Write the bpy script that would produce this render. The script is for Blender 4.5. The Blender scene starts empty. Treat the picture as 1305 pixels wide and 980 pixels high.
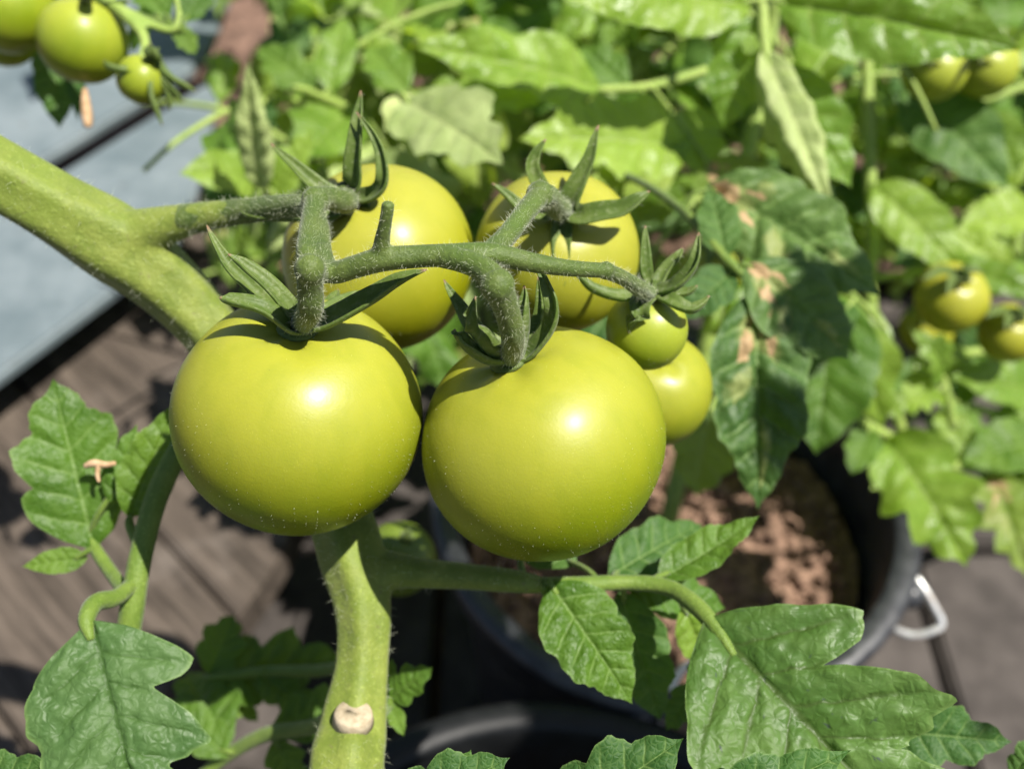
import bpy, bmesh, math, random
from mathutils import Vector, Matrix, Quaternion, noise
random.seed(7)
scn = bpy.context.scene
COL = scn.collection
R = math.radians

# ------------------------------------------------------------------ camera
PITCH = R(47.0); H = 0.785; FPX = 1400.0; PW, PH = 1305.0, 980.0
CAM = Vector((0, 0, H))
RIGHT = Vector((1, 0, 0))
FWD = Vector((0, math.cos(PITCH), -math.sin(PITCH)))
UPV = Vector((0, math.sin(PITCH), math.cos(PITCH)))
cam = bpy.data.cameras.new('camera'); camo = bpy.data.objects.new('camera', cam); COL.objects.link(camo)
camo.location = CAM; camo.rotation_euler = (math.pi/2 - PITCH, 0, 0)
cam.sensor_width = 36; cam.lens = FPX/PW*36; cam.clip_start = 0.01; cam.clip_end = 200
cam.dof.use_dof = True; cam.dof.focus_distance = 0.270
cam.dof.aperture_fstop = (cam.lens/1000)/0.0044/1.0
scn.camera = camo

# ------------------------------------------------------------------ light
SUN = Vector((0.42, -0.135, 0.896)).normalized()
w = bpy.data.worlds.new('World'); scn.world = w; w.use_nodes = True
nt = w.node_tree; nt.nodes.clear()
sky = nt.nodes.new('ShaderNodeTexSky'); sky.sky_type = 'NISHITA'; sky.sun_disc = False
sky.sun_elevation = math.asin(SUN.z); sky.sun_rotation = math.atan2(SUN.x, SUN.y)
bg = nt.nodes.new('ShaderNodeBackground'); bg.inputs[1].default_value = 0.055
wo = nt.nodes.new('ShaderNodeOutputWorld')
nt.links.new(sky.outputs[0], bg.inputs[0]); nt.links.new(bg.outputs[0], wo.inputs[0])
sl = bpy.data.lights.new('sun', 'SUN'); sl.energy = 5.0; sl.angle = R(0.53); sl.color = (1, 0.95, 0.87)
so = bpy.data.objects.new('sun', sl); COL.objects.link(so); so.rotation_euler = SUN.to_track_quat('Z', 'Y').to_euler()
so.location = (0.5, -1, 3)
vs = scn.view_settings; vs.view_transform = 'Standard'; vs.look = 'None'; vs.gamma = 1; vs.use_curve_mapping = False
vs.exposure = 1.05

# ------------------------------------------------------------------ helpers
def at(px, py, d):
    return CAM + RIGHT*((px-PW/2)/FPX*d) + UPV*(-(py-PH/2)/FPX*d) + FWD*d
def on_z(px, py, z):
    r = RIGHT*((px-PW/2)/FPX) + UPV*(-(py-PH/2)/FPX) + FWD
    return CAM + r*((z-CAM.z)/r.z)
def proj(p):
    q = p-CAM; d = q.dot(FWD)
    return (PW/2 + q.dot(RIGHT)/d*FPX, PH/2 - q.dot(UPV)/d*FPX, d)
def mesh_obj(name, me, mat, parent=None):
    o = bpy.data.objects.new(name, me); COL.objects.link(o)
    if mat and not me.materials: me.materials.append(mat)
    if parent: o.parent = parent
    return o
def smooth(me):
    me.polygons.foreach_set('use_smooth', [True]*len(me.polygons)); me.update(); return me
def pyd(name, v, f, sm=True):
    me = bpy.data.meshes.new(name); me.from_pydata(v, [], f); me.update()
    return smooth(me) if sm else me
def tag(o, label, cat, group=None, kind=None):
    if label: o['label'] = label
    if cat: o['category'] = cat
    if group: o['group'] = group
    if kind: o['kind'] = kind
    return o
def thing(name, loc, label, cat, group=None):
    o = bpy.data.objects.new(name, None); COL.objects.link(o); o.location = loc; o.empty_display_size = .02
    return tag(o, label, cat, group)
def under(o, parent):            # parent while keeping the world placement
    o.parent = parent
    def wm(q): return (wm(q.parent) if q.parent else Matrix()) @ q.matrix_parent_inverse @ q.matrix_basis
    o.matrix_parent_inverse = wm(parent).inverted()
    return o
def cr(pts, sub):
    """Catmull-Rom through tuples of any length"""
    P = [tuple(p) for p in pts]; out = []
    n = len(P)
    for i in range(n-1):
        a = P[max(i-1, 0)]; b = P[i]; c = P[i+1]; e = P[min(i+2, n-1)]
        for k in range(sub):
            t = k/sub
            out.append(tuple(.5*((2*q1) + (q2-q0)*t + (2*q0-5*q1+4*q2-q3)*t*t + (3*q1-q0-3*q2+q3)*t**3)
                             for q0, q1, q2, q3 in zip(a, b, c, e)))
    out.append(P[-1]); return out
def frames(pts):
    T = []
    n = len(pts)
    for i in range(n):
        t = pts[min(i+1, n-1)] - pts[max(i-1, 0)]
        T.append(t.normalized() if t.length > 1e-9 else Vector((0, 0, 1)))
    a = Vector((0.31, 0.2, 0.9)); N = (a - T[0]*a.dot(T[0])).normalized(); out = []
    for i in range(n):
        N = (N - T[i]*N.dot(T[i])).normalized(); out.append((T[i], N, T[i].cross(N)))
    return out
class MB:
    def __init__(s): s.v = []; s.f = []
    def tube(s, pts, seg=12, sub=5, ridge=0.0, cap=True):
        """pts: (x,y,z,r)"""
        q = cr(pts, sub) if sub > 1 else pts
        P = [Vector(p[:3]) for p in q]; rr = [p[3] for p in q]
        F = frames(P); b0 = len(s.v); n = len(P)
        for i in range(n):
            for k in range(seg):
                a = 2*math.pi*k/seg
                r = rr[i]*(1+ridge*math.cos(5*a+i*.1))
                s.v.append(P[i] + F[i][1]*(math.cos(a)*r) + F[i][2]*(math.sin(a)*r))
        for i in range(n-1):
            for k in range(seg):
                k2 = (k+1) % seg
                s.f.append((b0+i*seg+k, b0+i*seg+k2, b0+(i+1)*seg+k2, b0+(i+1)*seg+k))
        if cap:
            c0 = len(s.v); s.v.append(P[0]-F[0][0]*rr[0]*.35); c1 = len(s.v); s.v.append(P[-1]+F[-1][0]*rr[-1]*.35)
            for k in range(seg):
                k2 = (k+1) % seg
                s.f.append((c0, b0+k2, b0+k)); s.f.append((c1, b0+(n-1)*seg+k, b0+(n-1)*seg+k2))
        return s
    def ball(s, c, r, seg=12, rings=8, sc=(1, 1, 1)):
        b0 = len(s.v)
        for i in range(rings+1):
            th = math.pi*i/rings
            for k in range(seg):
                a = 2*math.pi*k/seg
                s.v.append(Vector((c[0]+r*sc[0]*math.sin(th)*math.cos(a), c[1]+r*sc[1]*math.sin(th)*math.sin(a), c[2]+r*sc[2]*math.cos(th))))
        for i in range(rings):
            for k in range(seg):
                k2 = (k+1) % seg
                s.f.append((b0+i*seg+k, b0+(i+1)*seg+k, b0+(i+1)*seg+k2, b0+i*seg+k2))
        return s
    def box(s, a, b):
        b0 = len(s.v)
        for x in (a[0], b[0]):
            for y in (a[1], b[1]):
                for z in (a[2], b[2]): s.v.append(Vector((x, y, z)))
        s.f += [tuple(b0+i for i in q) for q in ((0,1,3,2),(4,6,7,5),(0,4,5,1),(2,3,7,6),(0,2,6,4),(1,5,7,3))]
        return s
    def mesh(s, name, sm=True): return pyd(name, s.v, s.f, sm)
def fuse(mb, name, vox, it=6, fac=.5):
    """weld overlapping tubes into one continuous skin"""
    me = mb.mesh(name); o = bpy.data.objects.new('temp_fuse', me); COL.objects.link(o)
    m = o.modifiers.new('r', 'REMESH'); m.mode = 'VOXEL'; m.voxel_size = vox; m.use_smooth_shade = True
    m2 = o.modifiers.new('s', 'SMOOTH'); m2.factor = fac; m2.iterations = it
    dg = bpy.context.evaluated_depsgraph_get()
    out = bpy.data.meshes.new_from_object(o.evaluated_get(dg)); out.name = name
    bpy.data.objects.remove(o); bpy.data.meshes.remove(me)
    return smooth(out)

# ------------------------------------------------------------------ materials
class NT:
    def __init__(s, name):
        s.m = bpy.data.materials.new(name); s.m.use_nodes = True; s.t = s.m.node_tree; s.t.nodes.clear()
        s.out = s.n('ShaderNodeOutputMaterial')
    def n(s, t, **k):
        x = s.t.nodes.new(t)
        for a, b in k.items(): setattr(x, a, b)
        return x
    def l(s, a, b): s.t.links.new(a, b)
    def put(s, sock, v):
        if hasattr(v, 'is_linked') or isinstance(v, bpy.types.NodeSocket): s.l(v, sock)
        elif isinstance(v, (tuple, list)): sock.default_value = tuple(v) + ((1,) if len(v) == 3 and sock.type == 'RGBA' else ())
        else: sock.default_value = v
    def math(s, op, a, b=None, c=None, clamp=False):
        x = s.n('ShaderNodeMath', operation=op, use_clamp=clamp); s.put(x.inputs[0], a)
        if b is not None: s.put(x.inputs[1], b)
        if c is not None: s.put(x.inputs[2], c)
        return x.outputs[0]
    def mr(s, v, a, b, c=0., d=1., interp='SMOOTHSTEP'):
        x = s.n('ShaderNodeMapRange', interpolation_type=interp); s.put(x.inputs[0], v)
        for i, q in enumerate((a, b, c, d)): x.inputs[i+1].default_value = q
        return x.outputs[0]
    def mix(s, f, a, b, mode='MIX'):
        x = s.n('ShaderNodeMix', data_type='RGBA', blend_type=mode); s.put(x.inputs[0], f); s.put(x.inputs[6], a); s.put(x.inputs[7], b)
        return x.outputs[2]
    def noise(s, co, scale, detail=3, rough=.55, dist=0, col=False):
        x = s.n('ShaderNodeTexNoise'); s.l(co, x.inputs['Vector'])
        x.inputs['Scale'].default_value = scale; x.inputs['Detail'].default_value = detail
        x.inputs['Roughness'].default_value = rough; x.inputs['Distortion'].default_value = dist
        return x.outputs['Color' if col else 'Fac']
    def vor(s, co, scale, feat='F1', out='Distance'):
        x = s.n('ShaderNodeTexVoronoi', feature=feat); s.l(co, x.inputs['Vector']); x.inputs['Scale'].default_value = scale
        return x.outputs[out]
    def vmul(s, co, v):
        x = s.n('ShaderNodeVectorMath', operation='MULTIPLY'); s.l(co, x.inputs[0]); x.inputs[1].default_value = v; return x.outputs[0]
    def vadd(s, a, b):
        x = s.n('ShaderNodeVectorMath', operation='ADD'); s.put(x.inputs[0], a); s.put(x.inputs[1], b); return x.outputs[0]
    def bump(s, h, strength, dist, normal=None):
        x = s.n('ShaderNodeBump'); x.inputs['Strength'].default_value = strength; x.inputs['Distance'].default_value = dist
        s.l(h, x.inputs['Height'])
        if normal: s.l(normal, x.inputs['Normal'])
        return x.outputs[0]
    def bsdf(s, col, rough, spec=.5, normal=None, **k):
        x = s.n('ShaderNodeBsdfPrincipled'); s.put(x.inputs['Base Color'], col); s.put(x.inputs['Roughness'], rough)
        s.put(x.inputs['Specular IOR Level'], spec)
        if normal: s.l(normal, x.inputs['Normal'])
        for a, b in k.items(): s.put(x.inputs[a.replace('_', ' ')], b)
        return x
    def done(s, sh): s.l(sh, s.out.inputs[0]); return s.m
    def obj(s): return s.n('ShaderNodeTexCoord').outputs['Object']
    def pos(s): return s.n('ShaderNodeNewGeometry').outputs['Position']

NVEIN = 7
def leaf_mat(name, dark, mid, trans, tfac=.3, damage=0., spots=0., rough=.42, pale=(.13, .2, .07), veinc=(.17, .26, .07), veinf=.55, spec=.28):
    s = NT(name)
    uv = s.n('ShaderNodeTexCoord').outputs['UV']; sep = s.n('ShaderNodeSeparateXYZ'); s.l(uv, sep.inputs[0])
    u, v = sep.outputs[0], sep.outputs[1]
    oi = s.n('ShaderNodeObjectInfo'); rnd = oi.outputs['Random']
    av = s.math('MULTIPLY', s.math('ABSOLUTE', s.math('SUBTRACT', v, .5)), 2)
    pos = s.pos()
    wob = s.noise(pos, 180, 2)
    uw = s.math('ADD', u, s.math('MULTIPLY', s.math('SUBTRACT', wob, .5), .05))
    midr = s.mr(av, .012, .055, 1, 0)
    fr = s.math('ABSOLUTE', s.math('SUBTRACT', s.math('FRACT', s.math('MULTIPLY', uw, NVEIN)), .5))
    side = s.mr(fr, .36, .5, 0, 1)
    side = s.math('POWER', side, 2.4)
    side = s.math('MULTIPLY', side, s.mr(av, .55, 1.0, 1, .25))
    lo = s.obj(); wv = s.vadd(s.vmul(lo, (27, 27, 0)), s.vmul(s.noise(lo, 16, 2, col=True), (1.2, 1.2, 0)))
    tert = s.vor(wv, 1.0, 'DISTANCE_TO_EDGE')
    tmask = s.mr(tert, .0, .12, 1, 0)
    veins = s.math('MAXIMUM', midr, side)
    n1 = s.noise(pos, 60, 4, .6); n2 = s.noise(pos, 14, 2)
    col = s.mix(s.mr(n1, .3, .7), dark, mid)
    col = s.mix(s.math('MULTIPLY', s.mr(n2, .4, .7), .35), col, tuple(min(1, c*1.5+.01) for c in mid))
    hs = s.n('ShaderNodeHueSaturation'); s.l(col, hs.inputs['Color'])
    s.l(s.mr(rnd, 0, 1, .485, .515, 'LINEAR'), hs.inputs['Hue']); s.l(s.mr(rnd, 0, 1, 1.2, .75, 'LINEAR'), hs.inputs['Value'])
    col = hs.outputs[0]
    vm = s.math('MAXIMUM', s.math('MULTIPLY', veins, veinf), s.math('MULTIPLY', tmask, veinf*.28))
    col = s.mix(vm, col, veinc)
    edge = s.mr(av, .93, 1.0, 0, .35); col = s.mix(edge, col, (.2, .3, .09))
    tcol = s.mix(s.math('MULTIPLY', vm, .6), trans, tuple(c*.55 for c in trans))
    if damage:
        dn = s.noise(s.vadd(s.vmul(uv, (7, 5, 1)), s.vmul(oi.outputs['Location'], (37, 41, 29))), 1.0, 5, .65, .3)
        def blob(cu, cv, ru, rv):
            du = s.math('DIVIDE', s.math('SUBTRACT', u, cu), ru); dv = s.math('DIVIDE', s.math('SUBTRACT', v, cv), rv)
            return s.math('SUBTRACT', 1.0, s.math('SQRT', s.math('ADD', s.math('MULTIPLY', du, du), s.math('MULTIPLY', dv, dv))))
        tb = s.math('MAXIMUM', blob(.09, .52, .13, .20), s.math('MAXIMUM', blob(.24, .36, .10, .13), blob(.20, .62, .12, .05)))
        tb = s.math('ADD', tb, s.math('MULTIPLY', s.math('SUBTRACT', dn, .5), 2.6))
        yb = s.math('MAXIMUM', blob(.74, .6, .22, .16), s.math('MAXIMUM', blob(.15, .5, .22, .36), blob(.4, .3, .25 if damage > 0 else .1, .3)))
        yb = s.math('ADD', yb, s.math('MULTIPLY', s.math('SUBTRACT', dn, .5), 2.2))
        dm = s.mr(tb, .36, .50); fringe = s.mr(yb, .25, .62)
        col = s.mix(s.math('MULTIPLY', fringe, .7), col, (.27, .30, .10)); col = s.mix(dm, col, (.42, .29, .15))
        tcol = s.mix(dm, tcol, (.35, .2, .1))
    if spots:
        sp = s.noise(s.vmul(uv, (11, 9, 1)), 1.0, 3, .6)
        col = s.mix(s.mr(sp, .70-spots*.05, .74-spots*.03, 0, .75), col, (.035, .04, .05))
    geo = s.n('ShaderNodeNewGeometry')
    bcol = s.mix(s.math('MULTIPLY', geo.outputs['Backfacing'], .8), col, pale)
    h = s.math('SUBTRACT', s.mr(tert, 0, .35), s.math('MULTIPLY', veins, .9))
    nb = s.bump(h, .32, .0006); nb = s.bump(n1, .2, .0008, nb); nb = s.bump(s.noise(pos, 900, 2), .12, .0003, nb)
    p = s.bsdf(bcol, s.mr(n1, .3, .7, rough, rough+.14), spec, nb)
    tr = s.n('ShaderNodeBsdfTranslucent'); s.put(tr.inputs[0], tcol); s.l(nb, tr.inputs[1])
    mx = s.n('ShaderNodeMixShader'); mx.inputs[0].default_value = tfac; s.l(p.outputs[0], mx.inputs[1]); s.l(tr.outputs[0], mx.inputs[2])
    return s.done(mx.outputs[0])

M = {}
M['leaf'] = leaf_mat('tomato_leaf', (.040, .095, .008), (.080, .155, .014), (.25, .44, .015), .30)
M['leaf_soft'] = leaf_mat('tomato_leaf_grey_green', (.056, .112, .028), (.088, .152, .044), (.2, .38, .03), .2, rough=.44, veinf=.85, veinc=(.035, .078, .014))  # greyer, bluer green than the plain leaf, with darker veins
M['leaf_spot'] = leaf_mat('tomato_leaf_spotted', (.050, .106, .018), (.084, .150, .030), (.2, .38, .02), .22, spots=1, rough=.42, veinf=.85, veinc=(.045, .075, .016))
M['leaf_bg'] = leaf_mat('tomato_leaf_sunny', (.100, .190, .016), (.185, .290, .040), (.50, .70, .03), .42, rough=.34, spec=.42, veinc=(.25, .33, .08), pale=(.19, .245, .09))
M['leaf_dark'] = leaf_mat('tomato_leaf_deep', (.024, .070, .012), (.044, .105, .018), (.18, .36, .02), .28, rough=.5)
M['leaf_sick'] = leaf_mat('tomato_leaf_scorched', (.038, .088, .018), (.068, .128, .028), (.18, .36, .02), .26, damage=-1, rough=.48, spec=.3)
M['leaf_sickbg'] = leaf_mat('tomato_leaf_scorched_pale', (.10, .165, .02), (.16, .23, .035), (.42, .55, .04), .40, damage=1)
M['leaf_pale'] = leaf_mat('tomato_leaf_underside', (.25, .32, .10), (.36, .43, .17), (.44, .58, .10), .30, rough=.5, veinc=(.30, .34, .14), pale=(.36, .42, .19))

def stem_mat(name, c1, c2, c3, purple=0.):
    s = NT(name); p = s.pos()
    n = s.noise(p, 120, 5, .65); nl = s.noise(s.vmul(p, (1, 1, 1)), 35, 3); nf = s.noise(p, 900, 3, .7)
    col = s.mix(s.mr(n, .3, .72), c1, c2); col = s.mix(s.mr(nl, .45, .75, 0, .7), col, c3)
    col = s.mix(s.mr(nf, .56, .72, 0, .45), col, tuple(min(1, c*1.9+.03) for c in c2))
    if purple: col = s.mix(s.mr(s.noise(p, 210, 4, .7), .6, .75, 0, purple), col, (.10, .07, .05))
    nb = s.bump(nf, .6, .0005); nb = s.bump(n, .55, .0016, nb)
    b = s.bsdf(col, .55, .28, nb, Subsurface_Weight=.12, Subsurface_Radius=(.5, .6, .1), Subsurface_Scale=.004, Sheen_Weight=.12, Sheen_Roughness=.5)
    return s.done(b.outputs[0])
M['stem'] = stem_mat('main_stem', (.100, .140, .015), (.165, .200, .034), (.13, .182, .020), .8)
M['truss'] = stem_mat('truss_stalk', (.042, .072, .008), (.074, .104, .018), (.06, .104, .010))
M['petiole'] = stem_mat('leaf_stalk', (.075, .130, .012), (.12, .175, .026), (.095, .155, .018))
M['petiole_bg'] = stem_mat('leaf_stalk_sunny', (.16, .24, .04), (.24, .31, .07), (.2, .28, .05))

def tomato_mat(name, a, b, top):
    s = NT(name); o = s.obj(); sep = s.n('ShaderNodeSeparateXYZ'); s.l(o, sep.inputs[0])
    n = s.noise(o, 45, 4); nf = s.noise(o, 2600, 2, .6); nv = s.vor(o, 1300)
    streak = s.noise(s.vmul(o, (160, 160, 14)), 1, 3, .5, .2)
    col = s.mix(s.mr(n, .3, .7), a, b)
    col = s.mix(s.mr(sep.outputs[2], -.012, .026, 0, .9), col, top)  # pale shoulder; light on the upper side is also put into this colour
    col = s.mix(s.mr(streak, .40, .75, 0, .16), col, tuple(c*k for c, k in zip(a, (.75, .92, 1))))
    fade = s.mr(s.noise(o, 260, 3), .42, .7)
    col = s.mix(s.math('MULTIPLY', s.mr(nv, .08, .24, .6, 0), fade), col, tuple(min(1, c*1.25+.03) for c in top))
    fleck = s.vor(o, 210); col = s.mix(s.math('MULTIPLY', s.mr(fleck, .03, .06, .6, 0), s.mr(s.noise(o, 70, 1), .55, .62)), col, (.14, .11, .03))
    nb = s.bump(nf, .10, .0002); nb = s.bump(nv, .10, .0002, nb); nb = s.bump(n, .15, .002, nb)
    p = s.bsdf(col, s.mr(n, .3, .7, .40, .48), .24, nb, Subsurface_Weight=.25, Subsurface_Radius=(.9, .75, .05), Subsurface_Scale=.004,
               Coat_Weight=.20, Coat_Roughness=.30)
    return s.done(p.outputs[0])
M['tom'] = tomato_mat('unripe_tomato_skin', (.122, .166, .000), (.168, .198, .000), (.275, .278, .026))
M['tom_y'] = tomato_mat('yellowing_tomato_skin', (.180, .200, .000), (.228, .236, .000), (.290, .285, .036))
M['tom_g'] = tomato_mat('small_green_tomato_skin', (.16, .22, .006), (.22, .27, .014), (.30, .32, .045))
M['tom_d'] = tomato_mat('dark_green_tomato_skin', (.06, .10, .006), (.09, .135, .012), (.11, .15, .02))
s = NT('plant_hair'); b = s.bsdf((.75, .78, .6), .5, .5); tr = s.n('ShaderNodeBsdfTranslucent'); tr.inputs[0].default_value = (.8, .85, .6, 1)
mx = s.n('ShaderNodeMixShader'); mx.inputs[0].default_value = .4; s.l(b.outputs[0], mx.inputs[1]); s.l(tr.outputs[0], mx.inputs[2]); M['hair'] = s.done(mx.outputs[0])
# sepals: green, brown at the very tip
s = NT('sepal'); uv = s.n('ShaderNodeTexCoord').outputs['UV']; sep = s.n('ShaderNodeSeparateXYZ'); s.l(uv, sep.inputs[0]); p = s.pos()
nf = s.noise(p, 700, 3, .7); n = s.noise(p, 150, 4, .65)
col = s.mix(s.mr(n, .3, .7), (.068, .115, .016), (.115, .165, .032)); col = s.mix(s.mr(nf, .5, .66, 0, .55), col, (.20, .24, .10))
col = s.mix(s.mr(sep.outputs[0], .92, .975), col, (.22, .14, .08))
nb = s.bump(nf, .5, .0004); b = s.bsdf(col, .5, .3, nb, Sheen_Weight=.1); tr = s.n('ShaderNodeBsdfTranslucent'); tr.inputs[0].default_value = (.24, .38, .04, 1)
mx = s.n('ShaderNodeMixShader'); mx.inputs[0].default_value = .28; s.l(b.outputs[0], mx.inputs[1]); s.l(tr.outputs[0], mx.inputs[2]); M['sepal'] = s.done(mx.outputs[0])
def simple(name, c1, c2, scale, rough, bump=.2, bd=.001, spec=.4, metal=0., dirt=None):
    s = NT(name); p = s.pos(); n = s.noise(p, scale, 5, .65)
    col = s.mix(s.mr(n, .3, .7), c1, c2)
    if dirt: col = s.mix(s.mr(s.noise(p, scale*.35, 4, .7), .52, .75, 0, .6), col, dirt)
    b = s.bsdf(col, s.mr(n, .2, .8, rough-.08, rough+.1), spec, s.bump(n, bump, bd), Metallic=metal)
    return s.done(b.outputs[0])
M['soil'] = simple('potting_soil', (.085, .053, .036), (.30, .19, .135), 160, .95, .8, .004, .15)
M['shade_soil'] = simple('shade_dark_compost', (.012, .009, .007), (.03, .022, .017), 90, .9, .8, .004, .15)  # near-black compost: the shade inside the pot is put into its colour
M['ground'] = simple('bed_soil', (.05, .032, .023), (.19, .118, .086), 40, .95, .8, .006, .15)
M['patio'] = simple('patio_slab', (.035, .030, .027), (.075, .065, .059), 22, .9, .6, .004, .2, 0, (.020, .017, .015))
M['black'] = simple('black_plastic', (.004, .0045, .005), (.008, .0085, .009), 60, .45, .1, .0006, .3, 0, (.020, .020, .020))
M['bucket'] = simple('sun_greyed_black_plastic', (.014, .015, .018), (.034, .036, .040), 70, .36, .15, .0008, .5, 0, (.075, .072, .07))  # black plastic made greyer, brightness of the sunlit rim put into the colour
M['wire'] = simple('galvanised_wire', (.55, .55, .54), (.70, .70, .69), 200, .35, .1, .0003, .5, .55, (.45, .33, .24))
M['blue'] = simple('blue_grey_paint', (.10, .128, .14), (.135, .165, .178), 28, .6, .3, .0010, .3, 0, (.075, .085, .085))
s = NT('worn_blue_grey_paint'); p = s.pos(); n = s.noise(p, 14, 5, .7); n2 = s.noise(s.vmul(p, (1, 1, 1)), 120, 5, .75); n3 = s.vor(p, 60)
col = s.mix(s.mr(n, .3, .7), (.088, .115, .125), (.150, .180, .192)); col = s.mix(s.mr(n2, .58, .72, 0, .6), col, (.06, .065, .062))
col = s.mix(s.math('MULTIPLY', s.mr(n3, .05, .16, .8, 0), s.mr(n, .45, .6)), col, (.10, .085, .065))
M['blue'] = s.done(s.bsdf(col, s.mr(n, .2, .8, .45, .75), .35, s.bump(n2, .3, .0008)).outputs[0])
M['dry'] = simple('dried_flower', (.32, .20, .10), (.48, .33, .20), 300, .9, .4, .0006, .2)
M['scar'] = simple('pruned_scar', (.28, .23, .15), (.40, .34, .24), 420, .9, .5, .0006, .1)
# weathered wood: grain runs along local X
s = NT('weathered_wood'); o = s.obj(); oi = s.n('ShaderNodeObjectInfo')
oo = s.vadd(o, s.vmul(oi.outputs['Random'] if False else oi.outputs['Location'], (3.1, 5.3, 2.2)))
g = s.noise(s.vmul(oo, (9, 120, 40)), 1, 6, .7, .6); g2 = s.noise(s.vmul(oo, (4, 30, 10)), 1, 4, .6, 1.0); bl = s.noise(oo, 16, 4, .65)
col = s.mix(s.mr(g, .32, .7), (.032, .025, .019), (.102, .081, .064)); col = s.mix(s.mr(g2, .5, .72, 0, .7), col, (.036, .028, .023))
col = s.mix(s.mr(bl, .52, .75, 0, .5), col, (.155, .13, .11))
M['wood'] = s.done(s.bsdf(col, .85, .25, s.bump(g, .7, .0018)).outputs[0])

# ------------------------------------------------------------------ leaf builder
def leaf_mesh(name, wr=.5, lob=.25, nl=3, serr=.06, fold=.15, curl=.5, puck=.018, wave=.03, roll=0., seed=0, nu=34, nv=9, a=.5, b=1.25, bend=0., sweep=(66, 46), groll=0., lob0=None):
    """unit-length leaflet, midrib along +X, upper side +Z; lobes and teeth follow the side veins"""
    rg = random.Random(seed); ph = [rg.uniform(-.25, .25) for _ in range(2)]; jit = [[rg.uniform(.75, 1.2) for _ in range(nl+2)] for _ in range(2)]
    pk = (a/(a+b))**a*(b/(a+b))**b
    nz = Vector((rg.uniform(0, 90), rg.uniform(0, 90), 0))
    mx, mz, my = [0.], [0.], [0.]
    for i in range(nu):
        u = (i+.5)/nu; th = curl*(u-.25); be = bend*(u-.3)
        mx.append(mx[-1]+math.cos(th)*math.cos(be)/nu); mz.append(mz[-1]-math.sin(th)/nu); my.append(my[-1]+math.sin(be)/nu)
    V, UVs, F = [], [], []
    rows = 2*nv+1
    for i in range(nu+1):
        u = i/nu; th = curl*(u-.25)
        env = (max(u, 1e-4)**a)*(max(1-u, 0)**b)/pk
        phi = R(sweep[0]+(sweep[1]-sweep[0])*u)
        for j in range(-nv, nv+1):
            sd = 1 if j >= 0 else 0; v = j/nv; av = abs(v); sg = 1 if j >= 0 else -1
            t = u*nl*1.06 + ph[sd]; fl = t-math.floor(t); k = max(0, min(nl+1, int(math.floor(t))+1))
            lobe = 1-abs(2*fl-1)**1.25                     # 0 in the notch, 1 on the lobe
            d = (lob if sd or lob0 is None else lob0)*jit[sd][k]*(1-.35*u)
            t2 = u*nl*3.3+ph[sd]*3+.4*math.sin(u*9+sd); tooth = 1-abs(2*(t2-math.floor(t2))-1)
            wlen = env*wr*.5*(1 - d + d*1.15*lobe + serr*(tooth-.5)*(1 if u > .06 else 0))/math.sin(phi)
            l = av*wlen
            x = math.cos(phi)*l; y = sg*math.sin(phi)*l
            bul = abs(math.sin(math.pi*NVEIN*u))
            fade = math.sin(math.pi*min(1, av*1.02))**.7 if av > 0 else 0
            sc = min(1, env*1.6)
            z = puck*(bul**.55-.35)*fade*sc*1.25 + puck*(.8*noise.noise(Vector(((u+x)*13, y*13, 0))+nz)+.6*noise.noise(Vector(((u+x)*29, y*29, 3))+nz))*sc
            z += puck*.9*(min(1, av/.12)-1)*sc
            z += fold*abs(y) - roll*y*y*2.2
            z += wave*av*av*math.sin(2*math.pi*(u*2.3+ph[sd])+sd*2)*sc + wave*.8*v*noise.noise(Vector((u*3, 5, 0))+nz)
            if groll: # edges rolling under
                q = max(0, av-.45)/.55; z -= groll*q*q*wlen*1.2; y *= 1-groll*.45*q
            # bend along the length
            px = mx[i] + x*math.cos(th) + z*math.sin(th); pz = mz[i] - x*math.sin(th)*.8 + z*math.cos(th)
            V.append(Vector((px, my[i]+y, pz))); UVs.append((u, .5+.5*v))
    for i in range(nu):
        for j in range(rows-1):
            F.append((i*rows+j, (i+1)*rows+j, (i+1)*rows+j+1, i*rows+j+1))
    tip = Vector((mx[-1], my[-1], mz[-1])); q = tip.rotation_difference(Vector((1, 0, 0))); k = 1/tip.length
    V = [(q @ p)*k for p in V]
    me = pyd(name, V, F)
    # normals up: faces were listed so that +Z is the upper side
    uvl = me.uv_layers.new(name='UVMap'); li = [0]*len(me.loops); me.loops.foreach_get('vertex_index', li)
    uvl.data.foreach_set('uv', [c for x in li for c in UVs[x]])
    return me
def leaf_matrix(p0, p1, n, roll=0.):
    x = (p1-p0); L = x.length; x.normalize()
    n = (n - x*n.dot(x)).normalized()
    if roll: n = Quaternion(x, R(roll)) @ n
    y = n.cross(x)
    m = Matrix((x, y, n)).transposed().to_4x4(); m.translation = p0
    return m @ Matrix.Scale(L, 4)
def put_leaflet(me, mat, p0, p1, n, roll, parent):
    o = bpy.data.objects.new('leaflet', me); COL.objects.link(o)
    if not me.materials: me.materials.append(mat)
    if me.materials[0] != mat:
        o.material_slots[0].link = 'OBJECT'; o.material_slots[0].material = mat
    under(o, parent); o.matrix_basis = leaf_matrix(p0, p1, n, roll)
    return o
def px_r(r, d): return r*d/FPX
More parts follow.
